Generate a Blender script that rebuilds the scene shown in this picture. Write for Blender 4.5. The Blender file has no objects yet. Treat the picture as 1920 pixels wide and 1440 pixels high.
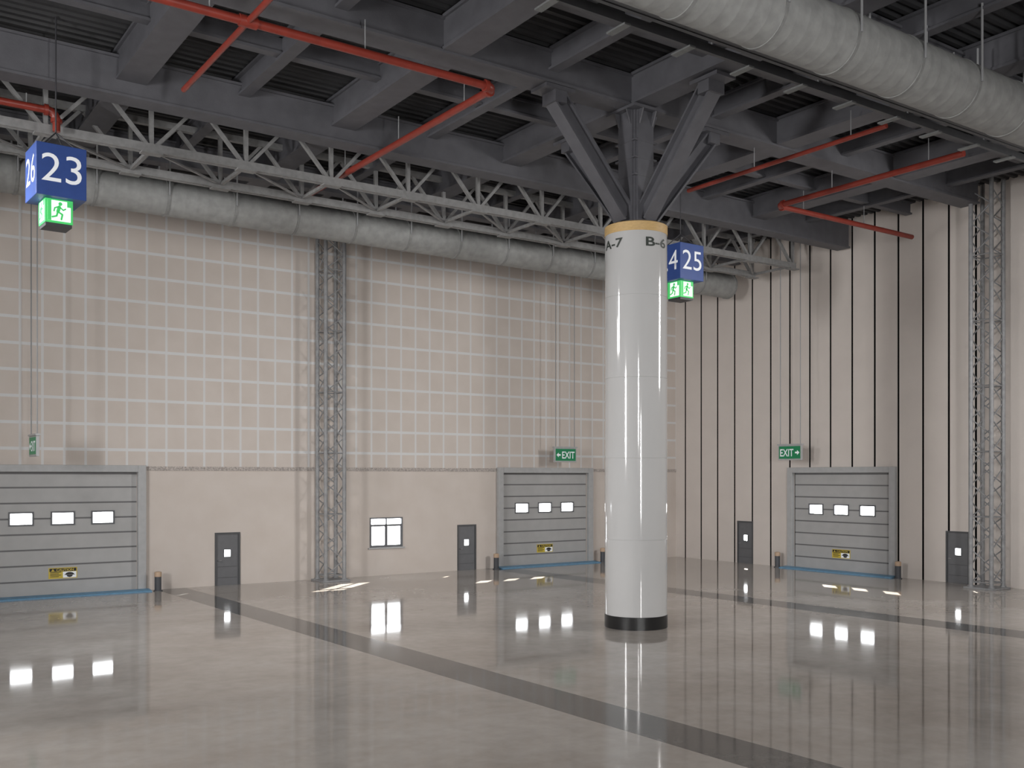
import bpy, bmesh, math, random
from mathutils import Vector, Matrix
random.seed(4)
R = math.radians
SC = bpy.context.scene
C = SC.collection
XW, YW, ZT = 38.5, 39.6, 16.1      # right wall, left wall, roof deck
BACK = -14.0

# ------------------------------------------------------------------ materials
def lin(c):
    out = []
    for v in c:
        v = v / 255.0
        out.append(v / 12.92 if v <= .04045 else ((v + .055) / 1.055) ** 2.4)
    return out
def mat(name, col, rough=.5, metal=0., ns=0., na=0., bump=0., bs=None, spec=.5, emis=0., coat=0., stretch=None):
    m = bpy.data.materials.new(name); m.use_nodes = True
    nt = m.node_tree; p = nt.nodes['Principled BSDF']
    c = lin(col)
    p.inputs['Base Color'].default_value = (*c, 1)
    p.inputs['Roughness'].default_value = rough
    p.inputs['Metallic'].default_value = metal
    p.inputs['Specular IOR Level'].default_value = spec
    p.inputs['Coat Weight'].default_value = coat
    if emis:
        p.inputs['Emission Color'].default_value = (*c, 1); p.inputs['Emission Strength'].default_value = emis
    tc = nt.nodes.new('ShaderNodeTexCoord'); mp = nt.nodes.new('ShaderNodeMapping')
    nt.links.new(tc.outputs['Object'], mp.inputs['Vector'])
    if stretch: mp.inputs['Scale'].default_value = stretch
    if na:
        n = nt.nodes.new('ShaderNodeTexNoise'); n.inputs['Scale'].default_value = ns; n.inputs['Detail'].default_value = 6
        nt.links.new(mp.outputs['Vector'], n.inputs['Vector'])
        r = nt.nodes.new('ShaderNodeValToRGB')
        r.color_ramp.elements[0].position = .3; r.color_ramp.elements[1].position = .7
        r.color_ramp.elements[0].color = (*[v * (1 - na) for v in c], 1)
        r.color_ramp.elements[1].color = (*[min(1, v * (1 + na)) for v in c], 1)
        nt.links.new(n.outputs['Fac'], r.inputs['Fac']); nt.links.new(r.outputs['Color'], p.inputs['Base Color'])
    if bump:
        n2 = nt.nodes.new('ShaderNodeTexNoise'); n2.inputs['Scale'].default_value = bs or 20; n2.inputs['Detail'].default_value = 4
        nt.links.new(mp.outputs['Vector'], n2.inputs['Vector'])
        b = nt.nodes.new('ShaderNodeBump'); b.inputs['Strength'].default_value = bump; b.inputs['Distance'].default_value = .02
        nt.links.new(n2.outputs['Fac'], b.inputs['Height']); nt.links.new(b.outputs['Normal'], p.inputs['Normal'])
    return m
M = {}
M['cream'] = mat('cream_plaster', (206, 198, 192), .75, ns=1.2, na=.04, bump=.1, bs=14)
M['panel'] = mat('cream_wall_panel', (216, 208, 202), .6, ns=.8, na=.03)
M['slot'] = mat('black_recess', (6, 6, 7), .9, spec=.1)
M['strip'] = mat('grey_stone_strip', (176, 168, 163), .8, ns=22, na=.4)
M['steel'] = mat('charcoal_painted_steel', (92, 92, 97), .6, ns=2.5, na=.1, bump=.15, bs=30)
M['steel_dark'] = mat('dark_tree_steel', (88, 88, 93), .5, ns=3, na=.1)
M['deck'] = mat('black_roof_deck', (54, 54, 56), .6, ns=.6, na=.35)
M['galv'] = mat('galvanised_sheet', (150, 151, 150), .6, .1, ns=3.5, na=.14, bump=.2, bs=9)
M['galv_band'] = mat('galvanised_band', (134, 135, 134), .55, .1, ns=6, na=.15)
M['truss'] = mat('grey_primer_steel', (134, 134, 134), .55, .0, ns=6, na=.14)
M['tower'] = mat('grey_tower_steel', (144, 145, 147), .5, .1, ns=5, na=.18)
M['red'] = mat('red_pipe_paint', (132, 50, 39), .38, ns=4, na=.12)
M['white'] = mat('glossy_white_column_paint', (188, 188, 188), .08, coat=.5, ns=.5, na=.02)
M['tan'] = mat('tan_wood_band', (196, 164, 112), .5, ns=8, na=.12, stretch=(1, 1, 6))
M['black'] = mat('black_rubber', (24, 24, 25), .4)
M['ink'] = mat('dark_green_grey_lettering', (54, 60, 56), .5)
M['blue'] = mat('navy_sign_board', (44, 72, 138), .45, ns=5, na=.06)
M['signwhite'] = mat('sign_white', (226, 229, 233), .5, emis=.2)
M['lgreen'] = mat('bright_exit_green', (66, 186, 98), .45, emis=.5)
M['lwhite'] = mat('lit_exit_white', (232, 242, 236), .45, emis=.65)
M['dgreen'] = mat('dark_exit_green', (8, 112, 70), .4, emis=.25)
M['frame'] = mat('light_grey_dock_frame', (176, 177, 178), .45, ns=5, na=.05)
M['dpanel'] = mat('grey_sectional_door_panel', (176, 176, 176), .5, ns=2, na=.04)
M['joint'] = mat('dark_joint_strip', (110, 110, 111), .6)
M['wframe'] = mat('grey_window_frame', (100, 102, 106), .45)
M['door'] = mat('charcoal_door_paint', (106, 107, 110), .45, ns=4, na=.06)
M['doorline'] = mat('charcoal_door_groove', (80, 81, 83), .5)
M['chrome'] = mat('brushed_handle', (170, 170, 172), .3, .9)
M['yellow'] = mat('caution_yellow', (212, 188, 70), .45)
M['tray'] = mat('dark_cable_tray', (76, 77, 80), .5, ns=3, na=.12)
M['rung'] = mat('pale_tray_bracket', (116, 118, 118), .6, ns=9, na=.1)
M['dockblue'] = mat('blue_dock_plate', (104, 150, 182), .45, ns=7, na=.14)
M['bollard'] = mat('dark_grey_bollard', (76, 78, 83), .45)
M['peach'] = mat('peach_bollard_cap', (194, 166, 140), .5)
M['rod'] = mat('grey_hanger_rod', (150, 151, 153), .5, .1)
M['cable'] = mat('dark_cable', (60, 60, 64), .5)

def glass():
    m = bpy.data.materials.new('thin_window_glass'); m.use_nodes = True; nt = m.node_tree
    nt.nodes.clear()
    o = nt.nodes.new('ShaderNodeOutputMaterial'); mx = nt.nodes.new('ShaderNodeMixShader')
    t = nt.nodes.new('ShaderNodeBsdfTransparent'); g = nt.nodes.new('ShaderNodeBsdfGlossy'); g.inputs['Roughness'].default_value = .05
    mx.inputs['Fac'].default_value = .06
    nt.links.new(t.outputs[0], mx.inputs[1]); nt.links.new(g.outputs[0], mx.inputs[2]); nt.links.new(mx.outputs[0], o.inputs[0])
    return m
M['glass'] = glass()

def tile_wall():
    m = bpy.data.materials.new('cream_tile_wall'); m.use_nodes = True; nt = m.node_tree
    p = nt.nodes['Principled BSDF']; p.inputs['Roughness'].default_value = .7
    N = nt.nodes.new; L = nt.links.new
    tc = N('ShaderNodeTexCoord'); sx = N('ShaderNodeSeparateXYZ'); L(tc.outputs['Object'], sx.inputs[0])
    def mth(op, a, b=None):
        n = N('ShaderNodeMath'); n.operation = op
        for i, v in enumerate((a, b)):
            if v is None: continue
            if isinstance(v, (int, float)): n.inputs[i].default_value = v
            else: L(v, n.inputs[i])
        return n.outputs[0]
    def line(co, off, step, w):
        f = mth('FRACT', mth('ADD', mth('DIVIDE', mth('SUBTRACT', co, off), step), .5 + 200))
        return mth('LESS_THAN', mth('ABSOLUTE', mth('SUBTRACT', f, .5)), w / step / 2)
    lx = line(sx.outputs['X'], 9.656, .74, .09)
    lz = line(sx.outputs['Z'], 5.41, .95, .11)
    lz2 = mth('MULTIPLY', lz, .95); lx2 = mth('MULTIPLY', lx, .8)
    msk = mth('MULTIPLY', mth('MAXIMUM', lx2, lz2), mth('GREATER_THAN', sx.outputs['Z'], 4.78))
    n = N('ShaderNodeTexNoise'); n.inputs['Scale'].default_value = .9; n.inputs['Detail'].default_value = 5
    L(tc.outputs['Object'], n.inputs['Vector'])
    r = N('ShaderNodeValToRGB'); r.color_ramp.elements[0].position = .3; r.color_ramp.elements[1].position = .7
    r.color_ramp.elements[0].color = (*lin((204, 194, 186)), 1); r.color_ramp.elements[1].color = (*lin((210, 201, 194)), 1)
    L(n.outputs['Fac'], r.inputs['Fac'])
    mx = N('ShaderNodeMixRGB'); L(msk, mx.inputs['Fac']); L(r.outputs['Color'], mx.inputs['Color1'])
    mx.inputs['Color2'].default_value = (*lin((218, 219, 220)), 1)
    L(mx.outputs['Color'], p.inputs['Base Color'])
    return m
M['tiles'] = tile_wall()

def floor_mat(name, c1, c2, c3, r0, r1, sp=.86, ss=3.2):
    m = bpy.data.materials.new(name); m.use_nodes = True; nt = m.node_tree
    p = nt.nodes['Principled BSDF']; N = nt.nodes.new; L = nt.links.new
    tc = N('ShaderNodeTexCoord')
    a = N('ShaderNodeTexNoise'); a.inputs['Scale'].default_value = .32; a.inputs['Detail'].default_value = 8; a.inputs['Roughness'].default_value = .62
    b = N('ShaderNodeTexNoise'); b.inputs['Scale'].default_value = ss; b.inputs['Detail'].default_value = 8
    L(tc.outputs['Object'], a.inputs['Vector']); L(tc.outputs['Object'], b.inputs['Vector'])
    r = N('ShaderNodeValToRGB'); e = r.color_ramp.elements
    e[0].position = .34; e[0].color = (*lin(c1), 1); e[1].position = .66; e[1].color = (*lin(c3), 1)
    x = e.new(.5); x.color = (*lin(c2), 1)
    L(a.outputs['Fac'], r.inputs['Fac'])
    r2 = N('ShaderNodeValToRGB'); r2.color_ramp.elements[0].position = .3; r2.color_ramp.elements[0].color = (sp, sp, sp, 1)
    r2.color_ramp.elements[1].position = .62; r2.color_ramp.elements[1].color = (1, 1, 1, 1)
    L(b.outputs['Fac'], r2.inputs['Fac'])
    mx = N('ShaderNodeMixRGB'); mx.blend_type = 'MULTIPLY'; mx.inputs['Fac'].default_value = 1
    L(r.outputs['Color'], mx.inputs['Color1']); L(r2.outputs['Color'], mx.inputs['Color2'])
    L(mx.outputs['Color'], p.inputs['Base Color'])
    mr = N('ShaderNodeMapRange'); mr.inputs['From Min'].default_value = .3; mr.inputs['From Max'].default_value = .7
    mr.inputs['To Min'].default_value = r0; mr.inputs['To Max'].default_value = r1
    L(a.outputs['Fac'], mr.inputs['Value']); L(mr.outputs[0], p.inputs['Roughness'])
    p.inputs['Specular IOR Level'].default_value = .5
    return m
M['floor'] = floor_mat('polished_concrete', (160, 151, 143), (172, 165, 158), (184, 178, 172), .04, .08, .9)
M['band'] = floor_mat('dark_floor_band', (82, 82, 82), (94, 93, 92), (106, 105, 103), .05, .1, .65, 5)

# ------------------------------------------------------------------ builders
class MB:
    def __init__(s): s.bm = bmesh.new()
    def hexa(s, P, m=0):
        v = [s.bm.verts.new(p) for p in P]
        for f in ((0, 3, 2, 1), (4, 5, 6, 7), (0, 1, 5, 4), (1, 2, 6, 5), (2, 3, 7, 6), (3, 0, 4, 7)):
            s.bm.faces.new([v[i] for i in f]).material_index = m
        return s
    def box(s, x0, y0, z0, x1, y1, z1, m=0):
        return s.hexa([(x0, y0, z0), (x1, y0, z0), (x1, y1, z0), (x0, y1, z0), (x0, y0, z1), (x1, y0, z1), (x1, y1, z1), (x0, y1, z1)], m)
    def obox(s, c, a, b, d, m=0):
        c, a, b, d = Vector(c), Vector(a), Vector(b), Vector(d)
        return s.hexa([c - a - b - d, c + a - b - d, c + a + b - d, c - a + b - d, c - a - b + d, c + a - b + d, c + a + b + d, c - a + b + d], m)
    def frame(s, p0, p1, up=(0, 0, 1)):
        p0, p1 = Vector(p0), Vector(p1); u = (p1 - p0); ln = u.length; u = u / ln
        up = Vector(up)
        if abs(u.dot(up)) > .98: up = Vector((1, 0, 0))
        v = u.cross(up).normalized(); w = v.cross(u).normalized()
        return (p0 + p1) / 2, u * (ln / 2), v, w
    def bar(s, p0, p1, wd, h, up=(0, 0, 1), m=0):
        c, u, v, w = s.frame(p0, p1, up)
        return s.obox(c, u, v * wd / 2, w * h / 2, m)
    def hbar(s, p0, p1, fw, dp, tf, tw, up=(0, 0, 1), m=0):
        c, u, v, w = s.frame(p0, p1, up)
        s.obox(c + w * (dp / 2 - tf / 2), u, v * fw / 2, w * tf / 2, m)
        s.obox(c - w * (dp / 2 - tf / 2), u, v * fw / 2, w * tf / 2, m)
        return s.obox(c, u, v * tw / 2, w * (dp / 2 - tf), m)
    def sweep(s, pts, r, n=14, m=0):
        pts = [Vector(p) for p in pts]; rings = []
        ref = None
        for i, p in enumerate(pts):
            t = (pts[min(i + 1, len(pts) - 1)] - pts[max(i - 1, 0)]).normalized()
            if ref is None:
                ref = Vector((0, 0, 1)) if abs(t.z) < .9 else Vector((1, 0, 0))
            a = (ref - t * ref.dot(t)).normalized(); ref = a; b = t.cross(a)
            rr = r[i] if isinstance(r, (list, tuple)) else r
            rings.append([s.bm.verts.new(p + a * rr * math.cos(2 * math.pi * k / n) + b * rr * math.sin(2 * math.pi * k / n)) for k in range(n)])
        for A, B in zip(rings, rings[1:]):
            for k in range(n): s.bm.faces.new((A[k], A[(k + 1) % n], B[(k + 1) % n], B[k])).material_index = m
        s.bm.faces.new(rings[0][::-1]).material_index = m; s.bm.faces.new(rings[-1]).material_index = m
        return s
    def tube(s, p0, p1, r, n=10, m=0): return s.sweep([p0, p1], r, n, m)
    def lathe(s, prof, n=64, cx=0, cy=0, m=0):
        rings = [[s.bm.verts.new((cx + r * math.cos(2 * math.pi * k / n), cy + r * math.sin(2 * math.pi * k / n), z)) for k in range(n)] for r, z in prof]
        for A, B in zip(rings, rings[1:]):
            for k in range(n): s.bm.faces.new((A[k], A[(k + 1) % n], B[(k + 1) % n], B[k])).material_index = m
        s.bm.faces.new(rings[0][::-1]).material_index = m; s.bm.faces.new(rings[-1]).material_index = m
        return s
    def poly(s, P, y0, y1, m=0):           # 2D outline (x, z) extruded in y
        a = [s.bm.verts.new((x, y0, z)) for x, z in P]; b = [s.bm.verts.new((x, y1, z)) for x, z in P]
        s.bm.faces.new(a).material_index = m; s.bm.faces.new(b[::-1]).material_index = m
        n = len(P)
        for k in range(n): s.bm.faces.new((a[k], b[k], b[(k + 1) % n], a[(k + 1) % n])).material_index = m
        return s
    def stroke(s, P, w, y0, y1, m=0):
        for (x0, z0), (x1, z1) in zip(P, P[1:]):
            d = math.hypot(x1 - x0, z1 - z0) or 1; nx, nz = -(z1 - z0) / d * w / 2, (x1 - x0) / d * w / 2
            s.poly([(x0 + nx, z0 + nz), (x0 - nx, z0 - nz), (x1 - nx, z1 - nz), (x1 + nx, z1 + nz)], y0, y1, m)
        for x, z in P: s.disc(x, z, w / 2, y0, y1, m, 10)
        return s
    def disc(s, x, z, r, y0, y1, m=0, n=18):
        return s.poly([(x + r * math.cos(2 * math.pi * k / n), z + r * math.sin(2 * math.pi * k / n)) for k in range(n)], y0, y1, m)
    def slab(s, u0, u1, z0, z1, y0, y1, holes=(), m=0):   # a wall slab with rectangular openings
        us = sorted({u0, u1, *[min(max(h[i], u0), u1) for h in holes for i in (0, 1)]})
        zs = sorted({z0, z1, *[min(max(h[i], z0), z1) for h in holes for i in (2, 3)]})
        for a, b in zip(us, us[1:]):
            for c, d in zip(zs, zs[1:]):
                if b - a < 1e-5 or d - c < 1e-5: continue
                um, zm = (a + b) / 2, (c + d) / 2
                if any(h[0] < um < h[1] and h[2] < zm < h[3] for h in holes): continue
                s.box(a, y0, c, b, y1, d, m)
        return s
    def build(s, name, mats, parent=None, smooth=False, loc=None, bevel=0):
        bmesh.ops.recalc_face_normals(s.bm, faces=s.bm.faces)
        me = bpy.data.meshes.new(name); s.bm.to_mesh(me); s.bm.free()
        if not isinstance(mats, (list, tuple)): mats = [mats]
        for q in mats: me.materials.append(M[q])
        if smooth:
            me.polygons.foreach_set('use_smooth', [True] * len(me.polygons)); me.set_sharp_from_angle(angle=R(40))
        o = bpy.data.objects.new(name, me); C.objects.link(o)
        if parent: o.parent = parent
        if loc: o.location = loc
        if bevel:
            b = o.modifiers.new('bevel', 'BEVEL'); b.width = bevel; b.segments = 2; b.limit_method = 'ANGLE'
        return o
def tag(o, label=None, cat=None, group=None, kind=None):
    if label: o['label'] = label
    if cat: o['category'] = cat
    if group: o['group'] = group
    if kind: o['kind'] = kind
    return o
def E(name, loc, rz=0, label=None, cat=None, group=None, kind=None):
    o = bpy.data.objects.new(name, None); C.objects.link(o); o.location = loc; o.rotation_euler = (0, 0, rz)
    return tag(o, label, cat, group, kind)
def copy_tree(o, parent=None):
    c = o.copy(); C.objects.link(c)
    if parent: c.parent = parent
    for ch in list(o.children): copy_tree(ch, c)
    return c
def inst(src, parent, loc):
    c = src.copy(); C.objects.link(c); c.parent = parent; c.location = loc; return c
def text_bm(s, w, h, bold=0.):
    cu = bpy.data.curves.new('t', 'FONT'); cu.body = s; cu.size = 1; cu.offset = bold; cu.resolution_u = 4
    to = bpy.data.objects.new('t', cu); C.objects.link(to)
    dg = bpy.context.evaluated_depsgraph_get(); me = bpy.data.meshes.new_from_object(to.evaluated_get(dg))
    bpy.data.objects.remove(to); bpy.data.curves.remove(cu)
    xs = [v.co.x for v in me.vertices]; ys = [v.co.y for v in me.vertices]
    x0, x1, y0, y1 = min(xs), max(xs), min(ys), max(ys)
    for v in me.vertices:
        v.co.x = (v.co.x - (x0 + x1) / 2) * w / (x1 - x0); v.co.y = (v.co.y - (y0 + y1) / 2) * h / (y1 - y0); v.co.z = 0
    bm = bmesh.new(); bm.from_mesh(me); bpy.data.meshes.remove(me)
    bmesh.ops.triangulate(bm, faces=bm.faces); return bm
def text(s, w, h, m, parent, loc, rz=0, bold=0., name='lettering'):
    bm = text_bm(s, w, h, bold)
    for v in bm.verts: v.co = Vector((v.co.x, 0, v.co.y))
    me = bpy.data.meshes.new(name); bm.to_mesh(me); bm.free(); me.materials.append(M[m])
    o = bpy.data.objects.new(name, me); C.objects.link(o); o.parent = parent; o.location = loc; o.rotation_euler = (0, 0, rz)
    return o

# ------------------------------------------------------------------ openings
DW, DH = 2.63, 4.56            # half width and height of a dock opening
DOCKS = {'L': (7.4, 29.6), 'R': (28.9,)}
LDOORS = (13.56, 24.98); RDOORS = (34.62, 23.16)
WIN = (19.93, 21.56, 1.24, 2.57)
holesL = [(x - DW, x + DW, -.1, DH) for x in DOCKS['L']] + [(x - .49, x + .49, -.1, 2.12) for x in LDOORS] + [WIN]
holesR = [(-y - DW, -y + DW, -.1, DH) for y in DOCKS['R']] + [(-y - .49, -y + .49, -.1, 2.12) for y in RDOORS]

# ------------------------------------------------------------------ setting
fl = MB()
def fx(c, w, k, y): return c + (39.6 - y) * k + w
yb, ye = BACK - .3, YW + .1
cols = [(lambda y: BACK - .3), (lambda y: fx(11.3, -.58, .027, y)), (lambda y: fx(11.3, .58, .027, y)),
        (lambda y: fx(26.6, -.65, .034, y)), (lambda y: fx(26.6, .65, .034, y)), (lambda y: XW + .1)]
for i, (a, b) in enumerate(zip(cols, cols[1:])):
    fl.hexa([(a(yb), yb, -.3), (b(yb), yb, -.3), (b(ye), ye, -.3), (a(ye), ye, -.3), (a(yb), yb, 0), (b(yb), yb, 0), (b(ye), ye, 0), (a(ye), ye, 0)], i % 2)
tag(fl.build('floor', ['floor', 'band']), 'polished grey concrete floor with two dark bands', 'floor', kind='structure')
w = MB(); w.slab(BACK, XW + .3, 0, ZT + .25, 0, .2, holesL)
tag(w.build('wall_left', 'tiles', loc=(0, YW, 0)), 'cream wall with a pale grid of tiles above a plain lower part', 'wall', kind='structure')
w = MB()
w.slab(-YW, -BACK, 0, ZT + .25, .02, .22, holesR, 1)
edges = [38.87 - 1.178 * k for k in range(45)]
prev = -YW
for y in edges:
    w.slab(prev, -y - .048, 0, ZT + .25, 0, .02, holesR, 0); prev = -y + .048
w.slab(prev, -BACK, 0, ZT + .25, 0, .02, holesR, 0)
o = w.build('wall_right', ['panel', 'slot'], loc=(XW, 0, 0)); o.rotation_euler = (0, 0, R(-90))
tag(o, 'cream wall of tall vertical panels separated by black gaps', 'wall', kind='structure')
w = MB(); w.box(BACK - .3, BACK - .3, 0, BACK, YW + .3, ZT + .25); tag(w.build('wall_back', 'cream'), kind='structure')
w = MB(); w.box(BACK, BACK - .3, 0, XW + .3, BACK, ZT + .25); tag(w.build('wall_front', 'cream'), kind='structure')
w = MB()
prof = []; y = BACK
while y < YW + .2:
    prof += [(y, ZT), (y + .13, ZT), (y + .17, ZT + .09), (y + .3, ZT + .09)]; y += .34
va = [w.bm.verts.new((BACK - .1, a, b)) for a, b in prof]; vb = [w.bm.verts.new((XW + .2, a, b)) for a, b in prof]
for i in range(len(prof) - 1): w.bm.faces.new((va[i], va[i + 1], vb[i + 1], vb[i]))
w.box(BACK - .3, BACK - .3, ZT + .16, XW + .3, YW + .3, ZT + .3)
tag(w.build('ceiling', 'deck'), 'black corrugated roof deck', 'ceiling', kind='structure')
k = 1
for a, b in ((BACK, 7.4 - 2.93), (7.4 + 2.93, 29.6 - 2.93), (29.6 + 2.93, XW)):
    w = MB(); w.box(a, -.03, 4.62, b, 0, 4.78)
    tag(w.build('trim_%d' % k, 'strip', loc=(0, YW, 0)), kind='structure'); k += 1

# ------------------------------------------------------------------ dock doors
def caution(parent, loc):
    p = MB().box(-.49, -.012, -.2, .49, 0, .2).build('caution_plate', 'yellow', parent, loc=loc)
    p['label'] = 'yellow and black caution plate'
    MB().box(-.46, -.016, .06, .46, -.012, .175).build('header', 'black', p)
    text('CAUTION', .6, .085, 'yellow', p, (.07, -.02, .118), bold=.02)
    t = MB().poly([(-.4, .075), (-.29, .075), (-.345, .165)], -.022, -.016); t.build('warning_triangle', 'yellow', p)
    l = MB()
    for q in range(4): l.box(-.44, -.016, .02 - q * .052, -.06 - (q % 2) * .08, -.012, .042 - q * .052)
    l.build('text_lines', 'black', p)
    MB().box(.0, -.016, -.175, .46, -.012, .045).build('pictogram_panel', 'signwhite', p)
    g = MB(); g.poly([(.23 + .15 * math.cos(a), -.06 + .085 * math.sin(a)) for a in [math.pi * i / 14 for i in range(15)]], -.022, -.016)
    g.box(.05, -.022, -.075, .41, -.016, -.055); g.poly([(.12, -.08), (.34, -.08), (.31, -.14), (.23, -.165), (.15, -.14)], -.022, -.016)
    g.build('helmet_pictogram', 'black', p)
def dock(n, loc, rz, label):
    t = E('door_%d' % n, loc, rz, label, 'dock door', 'sectional dock doors', 'structure')
    for s in (-1, 1):
        MB().box(min(s * DW, s * (DW + .3)), -.18, 0, max(s * DW, s * (DW + .3)), .0, 4.82).build('frame_jamb', 'frame', t, bevel=.015)
    MB().box(-DW, -.18, DH, DW, .0, 4.82).build('frame_header', 'frame', t, bevel=.015)
    wh = [(c - .36, c + .36, 2.85 - .2, 2.85 + .2) for c in (-1.4, 0, 1.4)]
    ph = DH / 8
    for i in range(8):
        MB().slab(-DW, DW, i * ph + (.03 if i else .0), (i + 1) * ph - (.03 if i < 7 else 0), .06, .12, wh).build('door_panel', 'dpanel', t)
    for i in range(1, 8):
        MB().slab(-DW, DW, i * ph - .03, i * ph + .03, .065, .11, wh if i == 5 else ()).build('joint_strip', 'joint', t)
    MB().box(-DW, .05, DH - .09, DW, .06, DH).build('top_seal', 'joint', t)
    for c in (-1.4, 0, 1.4):
        f = MB(); f.slab(c - .42, c + .42, 2.85 - .26, 2.85 + .26, .03, .06, [(c - .36, c + .36, 2.85 - .2, 2.85 + .2)])
        f = f.build('window_frame', 'wframe', t)
        MB().box(c - .36, .085, 2.65, c + .36, .09, 3.05).build('pane', 'glass', f)
    caution(t, (0, .058, .83))
    return t
dock(1, (7.4, YW, 0), 0, 'grey sectional dock door at the left edge of the photo')
dock(2, (29.6, YW, 0), 0, 'grey sectional dock door in the tiled wall, just left of the white column')
dock(3, (XW, 28.9, 0), R(-90), 'grey sectional dock door in the black-striped wall')

# dock plates
def plate(loc, rz, label):
    t = E('dock_plate', loc, rz, label, 'dock plate', 'blue dock plates')
    p = MB(); p.hexa([(-3.02, -.62, 0), (3.02, -.62, 0), (3.02, -.005, 0), (-3.02, -.005, 0), (-3.02, -.58, .05), (3.02, -.58, .05), (3.02, -.19, .09), (-3.02, -.19, .09)])
    p.build('plate', 'dockblue', t)
    MB().box(-3.02, -.66, 0, 3.02, -.62, .035).build('lip', 'dockblue', t)
plate((7.4, YW, 0), 0, 'pale blue floor plate under the dock door at the left edge')
plate((29.6, YW, 0), 0, 'pale blue floor plate under the dock door left of the white column')
plate((XW, 28.9, 0), R(-90), 'pale blue floor plate under the dock door in the black-striped wall')
# bollards
bl = None
for x, y, lb in ((10.68, 39.1, 'dark grey bollard with peach cap at the right of the leftmost dock door'),
                 (26.32, 39.1, 'dark grey bollard with peach cap on the left side of the middle dock door'),
                 (32.88, 39.1, 'dark grey bollard with peach cap between the middle dock door and the white column'),
                 (38.05, 32.18, 'dark grey bollard with peach cap left of the dock door in the striped wall'),
                 (38.05, 25.62, 'dark grey bollard with peach cap right of the dock door in the striped wall')):
    if bl is None:
        bl = E('bollard', (x, y, 0), 0, lb, 'bollard', 'dock bollards')
        MB().lathe([(.17, 0), (.17, .03), (.125, .03), (.125, .55)], 24).build('post', 'bollard', bl, smooth=True)
        MB().lathe([(.132, .55), (.132, .7), (.12, .73), (.06, .745)], 24).build('cap', 'peach', bl, smooth=True)
    else:
        c = copy_tree(bl); c.location = (x, y, 0); c['label'] = lb

# personnel doors
def pdoor(n, loc, rz, label):
    t = E('door_%d' % n, loc, rz, label, 'door', 'grey personnel doors', 'structure')
    f = MB()
    f.box(-.52, -.03, 0, -.45, .12, 2.13); f.box(.45, -.03, 0, .52, .12, 2.13); f.box(-.45, -.03, 2.06, .45, .12, 2.13); f.build('door_frame', 'doorline', t)
    MB().slab(-.45, .45, 0, 2.06, .02, .07, [(-.13, .13, 1.15, 1.43)]).build('door_leaf', 'door', t)
    MB().slab(-.16, .16, 1.12, 1.46, .005, .02, [(-.13, .13, 1.15, 1.43)]).build('window_frame', 'wframe', t)
    MB().box(-.13, .04, 1.15, .13, .045, 1.43).build('pane', 'glass', t)
    MB().box(-.4, .012, .74, .4, .02, .76).box(-.4, .012, .3, .4, .02, .32).build('panel_groove', 'doorline', t)
    h = MB(); h.tube((-.38, .02, 1.0), (-.38, -.05, 1.0), .014); h.bar((-.39, -.05, 1.0), (-.26, -.05, 1.0), .02, .025); h.build('handle', 'chrome', t)
pdoor(4, (LDOORS[0], YW, 0), 0, 'charcoal door with a small square pane, between the leftmost dock door and the lattice tower')
pdoor(5, (LDOORS[1], YW, 0), 0, 'charcoal door with a small square pane, between the window and the middle dock door')
pdoor(6, (XW, RDOORS[0], 0), R(-90), 'charcoal door with a small square pane, left of the dock door in the striped wall')
pdoor(7, (XW, RDOORS[1], 0), R(-90), 'charcoal door with a small square pane, beside the right lattice tower')

# window
u0, u1, z0, z1 = WIN; uc = (u0 + u1) / 2
t = E('window_1', (uc, YW, z0), 0, 'dark framed window with transom lights in the tiled wall', 'window', kind='structure')
a, hh = (u1 - u0) / 2, z1 - z0
MB().slab(-a, a, 0, hh, -.03, .08, [(-a + .06, a - .06, .06, hh - .06)]).build('window_frame', 'wframe', t)
MB().box(-a + .06, -.02, hh - .36, a - .06, .07, hh - .31).build('transom_bar', 'wframe', t)
MB().box(-.025, -.02, .06, .025, .07, hh - .06).build('mullion', 'wframe', t)
for s in (-1, 1):
    x0, x1 = (-a + .06, -.025) if s < 0 else (.025, a - .06)
    f = MB().slab(x0, x1, .06, hh - .36, .0, .05, [(x0 + .04, x1 - .04, .1, hh - .4)]).build('sash', 'wframe', t)
    MB().box(x0 + .04, .02, .1, x1 - .04, .025, hh - .4).build('pane', 'glass', f)
MB().box(-a + .06, .02, hh - .31, -.025, .025, hh - .06).build('transom_pane', 'glass', t)
MB().box(.025, .02, hh - .31, a - .06, .025, hh - .06).build('transom_pane', 'glass', t)
MB().box(-a - .08, -.1, -.06, a + .08, 0, 0).build('window_sill', 'frame', t)

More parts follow.
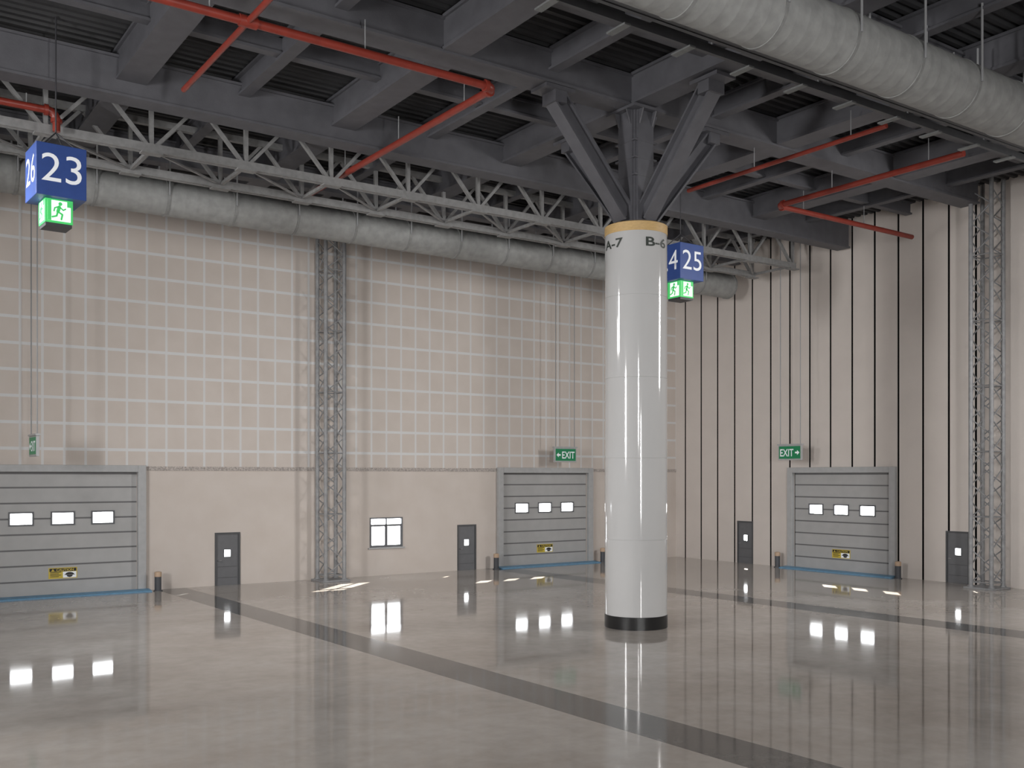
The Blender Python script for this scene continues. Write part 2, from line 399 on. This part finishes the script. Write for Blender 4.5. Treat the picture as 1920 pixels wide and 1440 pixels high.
# ------------------------------------------------------------------ column with steel tree
CX, CY, CR = 19.70, 21.92, .908
t = E('column', (CX, CY, 0), 0, 'tall glossy white round column with tan top band and four steel struts', 'column')
MB().lathe([(CR + .012, 0), (CR + .012, .36), (CR, .37)], 96).build('base_ring', 'black', t, smooth=True)
prof = [(CR, .3)]
for z in (2.57, 4.92, 7.24, 9.6): prof += [(CR, z - .01), (CR - .01, z - .004), (CR - .01, z + .004), (CR, z + .01)]
sh = MB().lathe(prof + [(CR, 11.44)], 96).build('shaft', 'white', t, smooth=True)
MB().lathe([(CR + .01, 11.42), (CR + .01, 11.68), (CR - .04, 11.71)], 96).build('top_band', 'tan', t, smooth=True)
for s, phi in (('A-7', math.pi), ('B-6', 1.5 * math.pi)):
    bm = text_bm(s, .76, .27, .02)
    bmesh.ops.subdivide_edges(bm, edges=[e for e in bm.edges if abs(e.verts[0].co.x - e.verts[1].co.x) > .04], cuts=3)
    bmesh.ops.triangulate(bm, faces=bm.faces)
    for v in bm.verts:
        an = phi + v.co.x / CR; v.co = Vector(((CR + .008) * math.cos(an), (CR + .008) * math.sin(an), 11.1 + v.co.y))
    me = bpy.data.meshes.new('lettering'); bm.to_mesh(me); bm.free(); me.materials.append(M['ink'])
    o = bpy.data.objects.new('lettering', me); C.objects.link(o); o.parent = sh
p = MB(); p.box(-.3, -.42, 11.7, .3, -.36, 15.0); p.box(-.3, .36, 11.7, .3, .42, 15.0); p.box(-.42, -.3, 11.7, -.36, .3, 15.0); p.box(.36, -.3, 11.7, .42, .3, 15.0)
p.box(-.36, -.36, 11.7, .36, .36, 15.0)
for z in (13.1, 13.6, 14.1): p.box(-.43, -.43, z, .43, .43, z + .05)
p.build('steel_post', 'steel_dark', t)
c = MB(); c.box(-.62, -.62, 15.0, .62, .62, 15.08)
for s in (-1, 1):
    for q in (-.25, .25):
        c.hexa([(q - .02, s * .42, 14.6), (q + .02, s * .42, 14.6), (q + .02, s * .44, 14.6), (q - .02, s * .44, 14.6), (q - .02, s * .42, 15), (q + .02, s * .42, 15), (q + .02, s * .6, 15), (q - .02, s * .6, 15)])
        c.hexa([(s * .42, q - .02, 14.6), (s * .44, q - .02, 14.6), (s * .44, q + .02, 14.6), (s * .42, q + .02, 14.6), (s * .42, q - .02, 15), (s * .6, q - .02, 15), (s * .6, q + .02, 15), (s * .42, q + .02, 15)])
c.build('capital', 'steel_dark', t)
MB().lathe([(.7, 11.7), (.7, 11.76)], 40).build('seat_plate', 'steel_dark', t, smooth=True)
for d in ((-1, 0), (1, 0), (0, -1), (0, 1)):
    D = Vector((d[0], d[1], 0))
    s_ = MB().hbar(D * .42 + Vector((0, 0, 11.98)), D * 3.0 + Vector((0, 0, 14.9)), .46, .5, .06, .16).build('strut', 'steel_dark', t)
    e = MB(); P = Vector((-d[1], d[0], 0))
    e.obox(D * 3.05 + Vector((0, 0, 15.03)), D * .5, P * .36, Vector((0, 0, .05)))
    e.obox(D * 3.0 + Vector((0, 0, 14.85)), D * .2, P * .3, Vector((0, 0, .18)))
    e.build('end_plate', 'steel_dark', s_)

# ------------------------------------------------------------------ roof steel
def ibeam(name, p0, p1, zb, dp, fw, label, cat, group, m='steel', tf=.07, tw=.14):
    t = E(name, (p0[0], p0[1], zb), 0, label, cat, group)
    v = Vector((p1[0] - p0[0], p1[1] - p0[1], 0)); ln = v.length; u = v / ln; s = Vector((-u.y, u.x, 0)); Z = Vector((0, 0, 1))
    MB().obox(v / 2 + Z * tf / 2, v / 2, s * fw / 2, Z * tf / 2).build('bottom_flange', m, t)
    MB().obox(v / 2 + Z * (dp - tf / 2), v / 2, s * fw / 2, Z * tf / 2).build('top_flange', m, t)
    MB().obox(v / 2 + Z * dp / 2, v / 2, s * tw / 2, Z * (dp / 2 - tf)).build('web', m, t)
    return t
for yy, zb, dp, fw, lb in ((28.5, 14.7, 1.1, .7, 'deep dark steel girder ending at the striped wall, in front of the lattice truss'),
                           (21.97, 15.1, .9, .8, 'dark steel girder crossing over the white column parallel to the tiled wall'),
                           (15.5, 15.0, .9, .7, 'dark steel girder above the cable tray and near duct'),
                           (34.9, 15.1, .8, .5, 'dark steel girder behind the lattice truss, above the duct at the tiled wall')):
    ibeam('roof_girder', (BACK, yy), (37.4 if yy < 28 else 38.2, yy), zb, dp, fw, lb, 'girder', 'roof girders', tw=fw - .16)
for x, lb in ((7.0, 'wide dark roof beam nearest the left edge of the photo, by the red branch pipe'),
              (13.3, 'wide dark roof beam over the red pipe elbow left of the column'),
              (19.62, 'wide dark roof beam running over the white column toward the tiled wall'),
              (25.9, 'wide dark roof beam carrying the number sign right of the column'),
              (32.2, 'wide dark roof beam over the exit sign near the striped wall')):
    ibeam('roof_beam', (x, 6), (x, YW - .1), 15.15, .9, .8, lb, 'roof beam', 'wide roof beams', tf=.08, tw=.66)
for x, lb in ((10.15, 'narrow roof beam between the two leftmost wide beams'),
              (16.45, 'narrow roof beam just left of the white column'),
              (22.75, 'narrow roof beam just right of the white column'),
              (29.05, 'narrow roof beam above the red pipe elbow on the right'),
              (35.35, 'narrow roof beam closest to the striped wall')):
    ibeam('roof_joist', (x, 6), (x, YW - .1), 15.45, .62, .34, lb, 'roof beam', 'narrow roof beams')
for yy, lb in ((25.2, 'slim purlin between the deep girder and the girder over the column'),
               (18.7, 'slim purlin between the girder over the column and the cable tray'),
               (12.0, 'slim purlin above the near duct at the upper right')):
    ibeam('roof_purlin', (BACK, yy), (38.2, yy), 15.55, .52, .3, lb, 'purlin', 'roof purlins')

# ------------------------------------------------------------------ lattice truss
TX0, TX1, TY0, TY1, TZ = -5.0, 36.6, 30.0, 32.4, 14.0
t = E('roof_truss', (TX0, TY0, TZ), 0, 'long pale grey lattice truss running along the tiled wall under the roof', 'truss')
L = TX1 - TX0; W = TY1 - TY0; H = 1.5
for y in (0, W):
    c = MB(); c.box(0, y - .13, -.12, L, y - .03, .12); c.box(0, y + .03, -.12, L, y + .13, .12); c.build('bottom_chord', 'truss', t)
    c = MB(); c.box(0, y - .1, H, L, y + .1, H + .2); c.build('top_chord', 'truss', t)
nodes = [8.0 + 2.85 * k - TX0 for k in range(-4, 11) if 8.0 + 2.85 * k < TX1]
for x in nodes:
    for y in (0, W):
        MB().bar((x, y, .05), (x, y, H), .12, .12).build('post', 'truss', t)
        for s in (-1, 1):
            if 0 < x + s * 1.42 < L:
                MB().bar((x + s * .08, y, .05), (x + s * 1.36, y, H), .12, .1).build('diagonal', 'truss', t)
        MB().box(x - .3, y - .16, -.16, x + .3, y + .16, -.12).build('gusset', 'truss', t)
    MB().bar((x, .13, 0), (x, W - .13, 0), .1, .1).build('cross_bar', 'truss', t)
    if x + 2.85 < L: MB().bar((x + .05, .1, -.02), (x + 2.8, W - .1, -.02), .07, .05).build('lacing_bar', 'truss', t)

# ------------------------------------------------------------------ round ducts
def duct(y, z, r, x0, x1, off, label, rod_top):
    t = E('air_duct', (x0, y, z), 0, label, 'duct', 'round galvanised ducts')
    n = 48; L = x1 - x0
    pts = []; rr = []
    q = 0
    while q < L:
        pts += [(q, 0, 0), (q + .03, 0, 0), (q + .05, 0, 0), (q + .07, 0, 0)]; rr += [r, r + .003, r + .003, r]; q += .38
    pts.append((L, 0, 0)); rr.append(r)
    MB().sweep(pts, rr, n).build('duct_body', 'galv', t, smooth=True)
    x = off
    while x < x1 - .1:
        if x > x0:
            MB().sweep([(x - x0 - .05, 0, 0), (x - x0 - .045, 0, 0), (x - x0 + .045, 0, 0), (x - x0 + .05, 0, 0)], [r, r + .02, r + .02, r], n).build('joint_band', 'galv_band', t, smooth=True)
            for s in ((-1, 1) if rod_top > 0 else ()):
                MB().tube((x - x0, s * (r + .04), -.05), (x - x0, s * (r + .04), rod_top - z), .03, 8).build('hanger_rod', 'rod', t)
        x += 2.3
    MB().sweep([(L - .1, 0, 0), (L - .09, 0, 0), (L + .03, 0, 0), (L + .04, 0, 0)], [r, r + .03, r + .03, r - .05], n).build('end_collar', 'galv_band', t, smooth=True)
duct(34.5, 13.85, .6, -2.0, 37.1, 5.04, 'round galvanised duct hanging along the tiled wall', 15.1)
duct(13.7, 13.8, .68, 8.0, 37.9, 8.8, 'large round galvanised duct crossing the upper right corner', 15.6)

# ------------------------------------------------------------------ cable tray
t = E('cable_tray', (8, 15.0, 14.0), 0, 'dark cable tray with pale cross brackets beside the near duct', 'cable tray')
for y in (0, .5, 1.0):
    MB().box(0, y - .05, 0, 29.8, y + .05, .2).build('side_rail' if y != .5 else 'middle_rail', 'tray', t)
MB().box(0, .06, .02, 29.8, .44, .05).build('tray_floor', 'tray', t)
x = .3
while x < 29.6:
    MB().box(x - .09, .9, -.04, x + .09, 1.5, 0).build('bracket', 'rung', t)
    x += 1.92
for x in (1.3, 5.1, 8.9, 12.7, 16.5, 20.3, 24.1, 27.9):
    MB().box(x - .15, -.2, .2, x + .15, 1.25, .26).build('hanger_bar', 'tray', t)
    for y in (-.15, 1.2): MB().tube((x, y, .2), (x, y, 1.55), .025, 8).build('hanger_rod', 'rod', t)

# ------------------------------------------------------------------ red pipes
def arc(c, a, b, r, n=8):      # quarter bend at corner c from direction a to direction b
    c, a, b = Vector(c), Vector(a), Vector(b); o = c - a * r + b * r
    return [o + (-b) * r * math.cos(i * math.pi / 2 / n) + a * r * math.sin(i * math.pi / 2 / n) for i in range(n + 1)]
def pipe(pts, r, label, hang=15.2, step=3.7):
    t = E('sprinkler_pipe', pts[0], 0, label, 'pipe', 'red sprinkler pipes')
    P = [Vector(p) - Vector(pts[0]) for p in pts]
    er = r * 2.6
    for i in range(len(P) - 1):
        u = (P[i + 1] - P[i]).normalized()
        a = P[i] + (u * er if i else Vector()); b = P[i + 1] - (u * er if i < len(P) - 2 else Vector())
        MB().tube(a, b, r, 16).build('pipe', 'red', t, smooth=True)
        ln = (b - a).length; q = 1.2
        while q < ln and abs(u.z) < .5:
            c = a + u * q
            MB().tube(c + Vector((0, 0, r)), Vector((c.x, c.y, hang - pts[0][2])), .015, 6).build('hanger_rod', 'rod', t); q += step
        if i < len(P) - 2:
            v = (P[i + 2] - P[i + 1]).normalized()
            e = MB().sweep(arc(P[i + 1], u, v, er), r * 1.15, 16).build('elbow', 'red', t, smooth=True)
            MB().tube(b - u * .05, b + u * .05, r * 1.5, 16).build('flange', 'red', e, smooth=True)
            d = P[i + 1] + v * er
            MB().tube(d - v * .05, d + v * .05, r * 1.5, 16).build('flange', 'red', e, smooth=True)
    return t
PZ = 14.4
t = pipe([(2.0, 21.3, PZ), (14.28, 21.3, PZ), (14.28, 33.6, PZ)], .1, 'red sprinkler pipe with an elbow left of the column, running back over the truss')
MB().tube((5.75, -4, 0), (5.75, 4.7, 0), .07, 14).build('branch_pipe', 'red', t, smooth=True)
MB().tube((5.55, 0, 0), (5.95, 0, 0), .13, 14).build('tee', 'red', t, smooth=True)
pipe([(-4, 29.55, PZ), (5.35, 29.55, PZ), (5.35, 29.55, PZ - .55)], .1, 'short red pipe end with a down elbow above the leftmost number sign', hang=14.75)
pipe([(25.0, 17.2, PZ), (25.0, 25.1, PZ)], .07, 'straight thin red pipe just right of the column, without an elbow')
pipe([(29.1, 17.3, PZ), (29.1, 24.6, PZ), (37.5, 24.6, PZ)], .1, 'red sprinkler pipe with an elbow that ends near the striped wall')

# ------------------------------------------------------------------ lattice towers
def tower(loc, label):
    t = E('lattice_tower', loc, 0, label, 'tower', 'lattice towers')
    MB().box(-.62, -.62, 0, .62, .62, .07).build('base_plate', 'tower', t, bevel=.01)
    q = .42
    for sx in (-1, 1):
        for sy in (-1, 1):
            MB().lathe([(.12, .07), (.12, .12), (.085, .12), (.085, 16.0)], 14, sx * q, sy * q).build('chord', 'tower', t, smooth=True)
    corners = [(-q, -q), (q, -q), (q, q), (-q, q)]
    for f in range(4):
        a, b = corners[f], corners[(f + 1) % 4]
        src = [MB().tube((*a, 0), (*b, .64), .025, 8).build('brace', 'tower', t, smooth=True), MB().tube((*b, 0), (*a, .64), .025, 8).build('brace', 'tower', t, smooth=True)]
        for i in range(24):
            o = src[i] if i < 2 else inst(src[i % 2], t, (0, 0, 0))
            o.location = (0, 0, .25 + .64 * i)
        r = MB().tube((*a, 0), (*b, 0), .025, 8).build('ring_bar', 'tower', t, smooth=True)
        r.location = (0, 0, .25)
        for i in range(1, 6): inst(r, t, (0, 0, .25 + 2.56 * i))
    return t
tw = tower((17.72, 38.82, 0), 'tall grey lattice tower standing against the tiled wall')
c = copy_tree(tw); c.location = (37.6, 21.4, 0); c['label'] = 'tall grey lattice tower standing against the striped wall at the right edge'

# ------------------------------------------------------------------ hanging number signs
def runner(parent, loc, rz, s):
    p = MB().box(-s * .44, -.006, -s * .4, s * .44, 0, s * .42).build('pictogram_panel', 'lwhite', parent, loc=loc); p.rotation_euler = (0, 0, rz)
    g = MB(); k = s
    g.box(-s * .44, -.01, -s * .4, -s * .3, -.006, s * .42); g.box(s * .3, -.01, s * .2, s * .44, -.006, s * .42)
    g.disc(.04 * k, .3 * k, .075 * k, -.012, -.006)
    g.stroke([(.0, .17 * k), (-.05 * k, -.02 * k)], .13 * k, -.012, -.006)
    g.stroke([(.02 * k, .17 * k), (.15 * k, .06 * k), (.24 * k, .12 * k)], .055 * k, -.012, -.006)
    g.stroke([(-.03 * k, .18 * k), (-.17 * k, .12 * k), (-.2 * k, -.01 * k)], .055 * k, -.012, -.006)
    g.stroke([(-.03 * k, -.04 * k), (.12 * k, -.12 * k), (.08 * k, -.32 * k)], .07 * k, -.012, -.006)
    g.stroke([(-.06 * k, -.04 * k), (-.1 * k, -.2 * k), (-.26 * k, -.26 * k)], .07 * k, -.012, -.006)
    o = g.build('running_figure', 'lgreen', parent, loc=loc); o.rotation_euler = (0, 0, rz)
def numsign(loc, rz, front, side, cable, label):
    t = E('number_sign', loc, rz, label, 'hanging sign', 'hanging number signs')
    a = .59; h = 1.3
    b = MB().box(-a, -a, 0, a, a, h).build('number_box', 'blue', t, bevel=.012)
    text(front, .94, .7, 'signwhite', b, (0, -a - .006, h * .54), 0, -.002)
    text(side, .94, .7, 'signwhite', b, (-a - .006, 0, h * .54), R(-90), -.002)
    g = MB().box(-.33, -.33, -.6, .33, .33, 0).build('exit_box', 'lgreen', t, bevel=.008)
    runner(g, (0, -.335, -.3), 0, .62); runner(g, (-.335, 0, -.3), R(-90), .62)
    MB().box(-.31, -.31, -.68, .31, .31, -.6).build('base_cap', 'cable', t)
    MB().tube((0, 0, h + .45), (0, 0, cable - loc[2]), .02, 8).build('cable', 'cable', t)
    for sx in (-1, 1):
        for sy in (-1, 1): MB().tube((sx * .4, sy * .4, h), (0, 0, h + .47), .018, 6).build('sling', 'cable', t)
numsign((4.95, 27.42, 11.37), R(3), '23', '26', ZT, 'blue box sign numbered 23 and 26 hanging at the upper left')
numsign((25.9, 26.4, 11.5), 0, '25', '24', 15.15, 'blue box sign showing 4 and 25, hanging just right of the white column')

# ------------------------------------------------------------------ exit signs
def exitsign(loc, rz, arrow, top, label):
    t = E('exit_sign', loc, rz, label, 'exit sign', 'hanging exit signs')
    a, h = .68, .35
    MB().box(-a, -.05, -h, a, .05, h).build('frame', 'frame', t, bevel=.01)
    p = MB().box(-a + .06, -.056, -h + .07, a - .06, -.05, h - .05).build('panel', 'dgreen', t)
    MB().box(-a - .04, -.08, h, a + .04, .08, h + .06).build('top_rail', 'frame', t)
    text('EXIT', .78, .34, 'signwhite', p, (-.16 * arrow, -.06, .0), 0, .015)
    x = .44 * arrow; s = arrow
    MB().poly([(x - .12 * s, .04), (x, .04), (x, .11), (x + .13 * s, 0), (x, -.11), (x, -.04), (x - .12 * s, -.04)], -.062, -.056).build('arrow', 'signwhite', p)
    for s in (-1, 1): MB().tube((s * .58, 0, h + .06), (s * .58, 0, top - loc[2]), .022, 8).build('hanger_rod', 'rod', t)
exitsign((6.0, 37.0, 5.42), R(-90), -1, ZT, 'green exit sign seen almost edge-on above the leftmost dock door')
exitsign((30.05, 38.6, 5.44), 0, -1, ZT, 'green exit sign with left arrow above the dock door beside the white column')
exitsign((37.2, 30.7, 5.5), R(-90), 1, ZT, 'green exit sign with right arrow in front of the striped wall')

# ------------------------------------------------------------------ light
wd = bpy.data.worlds.new('World'); SC.world = wd; wd.use_nodes = True
bg = wd.node_tree.nodes['Background']; bg.inputs[0].default_value = (.96, .98, 1, 1); bg.inputs[1].default_value = 10.0
def light(kind, name, loc, aim, **k):
    l = bpy.data.lights.new(name, kind)
    for a_, b_ in k.items(): setattr(l, a_, b_)
    o = bpy.data.objects.new(name, l); C.objects.link(o); o.location = loc
    o.rotation_euler = (Vector(aim) - Vector(loc)).to_track_quat('-Z', 'Y').to_euler(); return o
light('SUN', 'sun', (60, 60, 30), (58.1, 58.28, 29), energy=60, angle=R(.5), color=(1, .95, .86))
light('AREA', 'key_lamp', (34.5, 11, 11), (23, 31, 3), energy=850, shape='RECTANGLE', size=2, size_y=5, spread=R(110), color=(1, .98, .96))
light('AREA', 'left_fill', (-1, 29, 12), (22, 29, 0), energy=560, shape='RECTANGLE', size=4, size_y=3, spread=R(95), color=(1, .98, .97))  # unseen fill added off to the left to brighten the far floor
light('AREA', 'fill_lamp', (1, -7, 9), (24, 31, 8), energy=700, shape='RECTANGLE', size=1.5, size_y=5, spread=R(130), color=(1, .99, .98))
light('AREA', 'side_fill', (-11, 16, 8), (38, 25, 7), energy=1900, shape='RECTANGLE', size=2, size_y=5, spread=R(135), color=(1, .99, .98))  # added fill without a fixture, brightens the striped wall
light('AREA', 'low_fill', (6, -9, 5), (27, 30, 9), energy=2500, shape='RECTANGLE', size=1.5, size_y=6, color=(1, .99, .98))  # added fill behind the camera, lifts the upper walls and roof steel

# ------------------------------------------------------------------ camera
cd = bpy.data.cameras.new('camera'); cam = bpy.data.objects.new('camera', cd); C.objects.link(cam)
cd.lens = 35; cd.sensor_width = 36; cd.shift_y = 173 / 1920; cd.clip_end = 300
cam.location = (0, 0, 4.4); cam.rotation_euler = (R(90), 0, R(-34.85))
SC.camera = cam
SC.view_settings.view_transform = 'Standard'
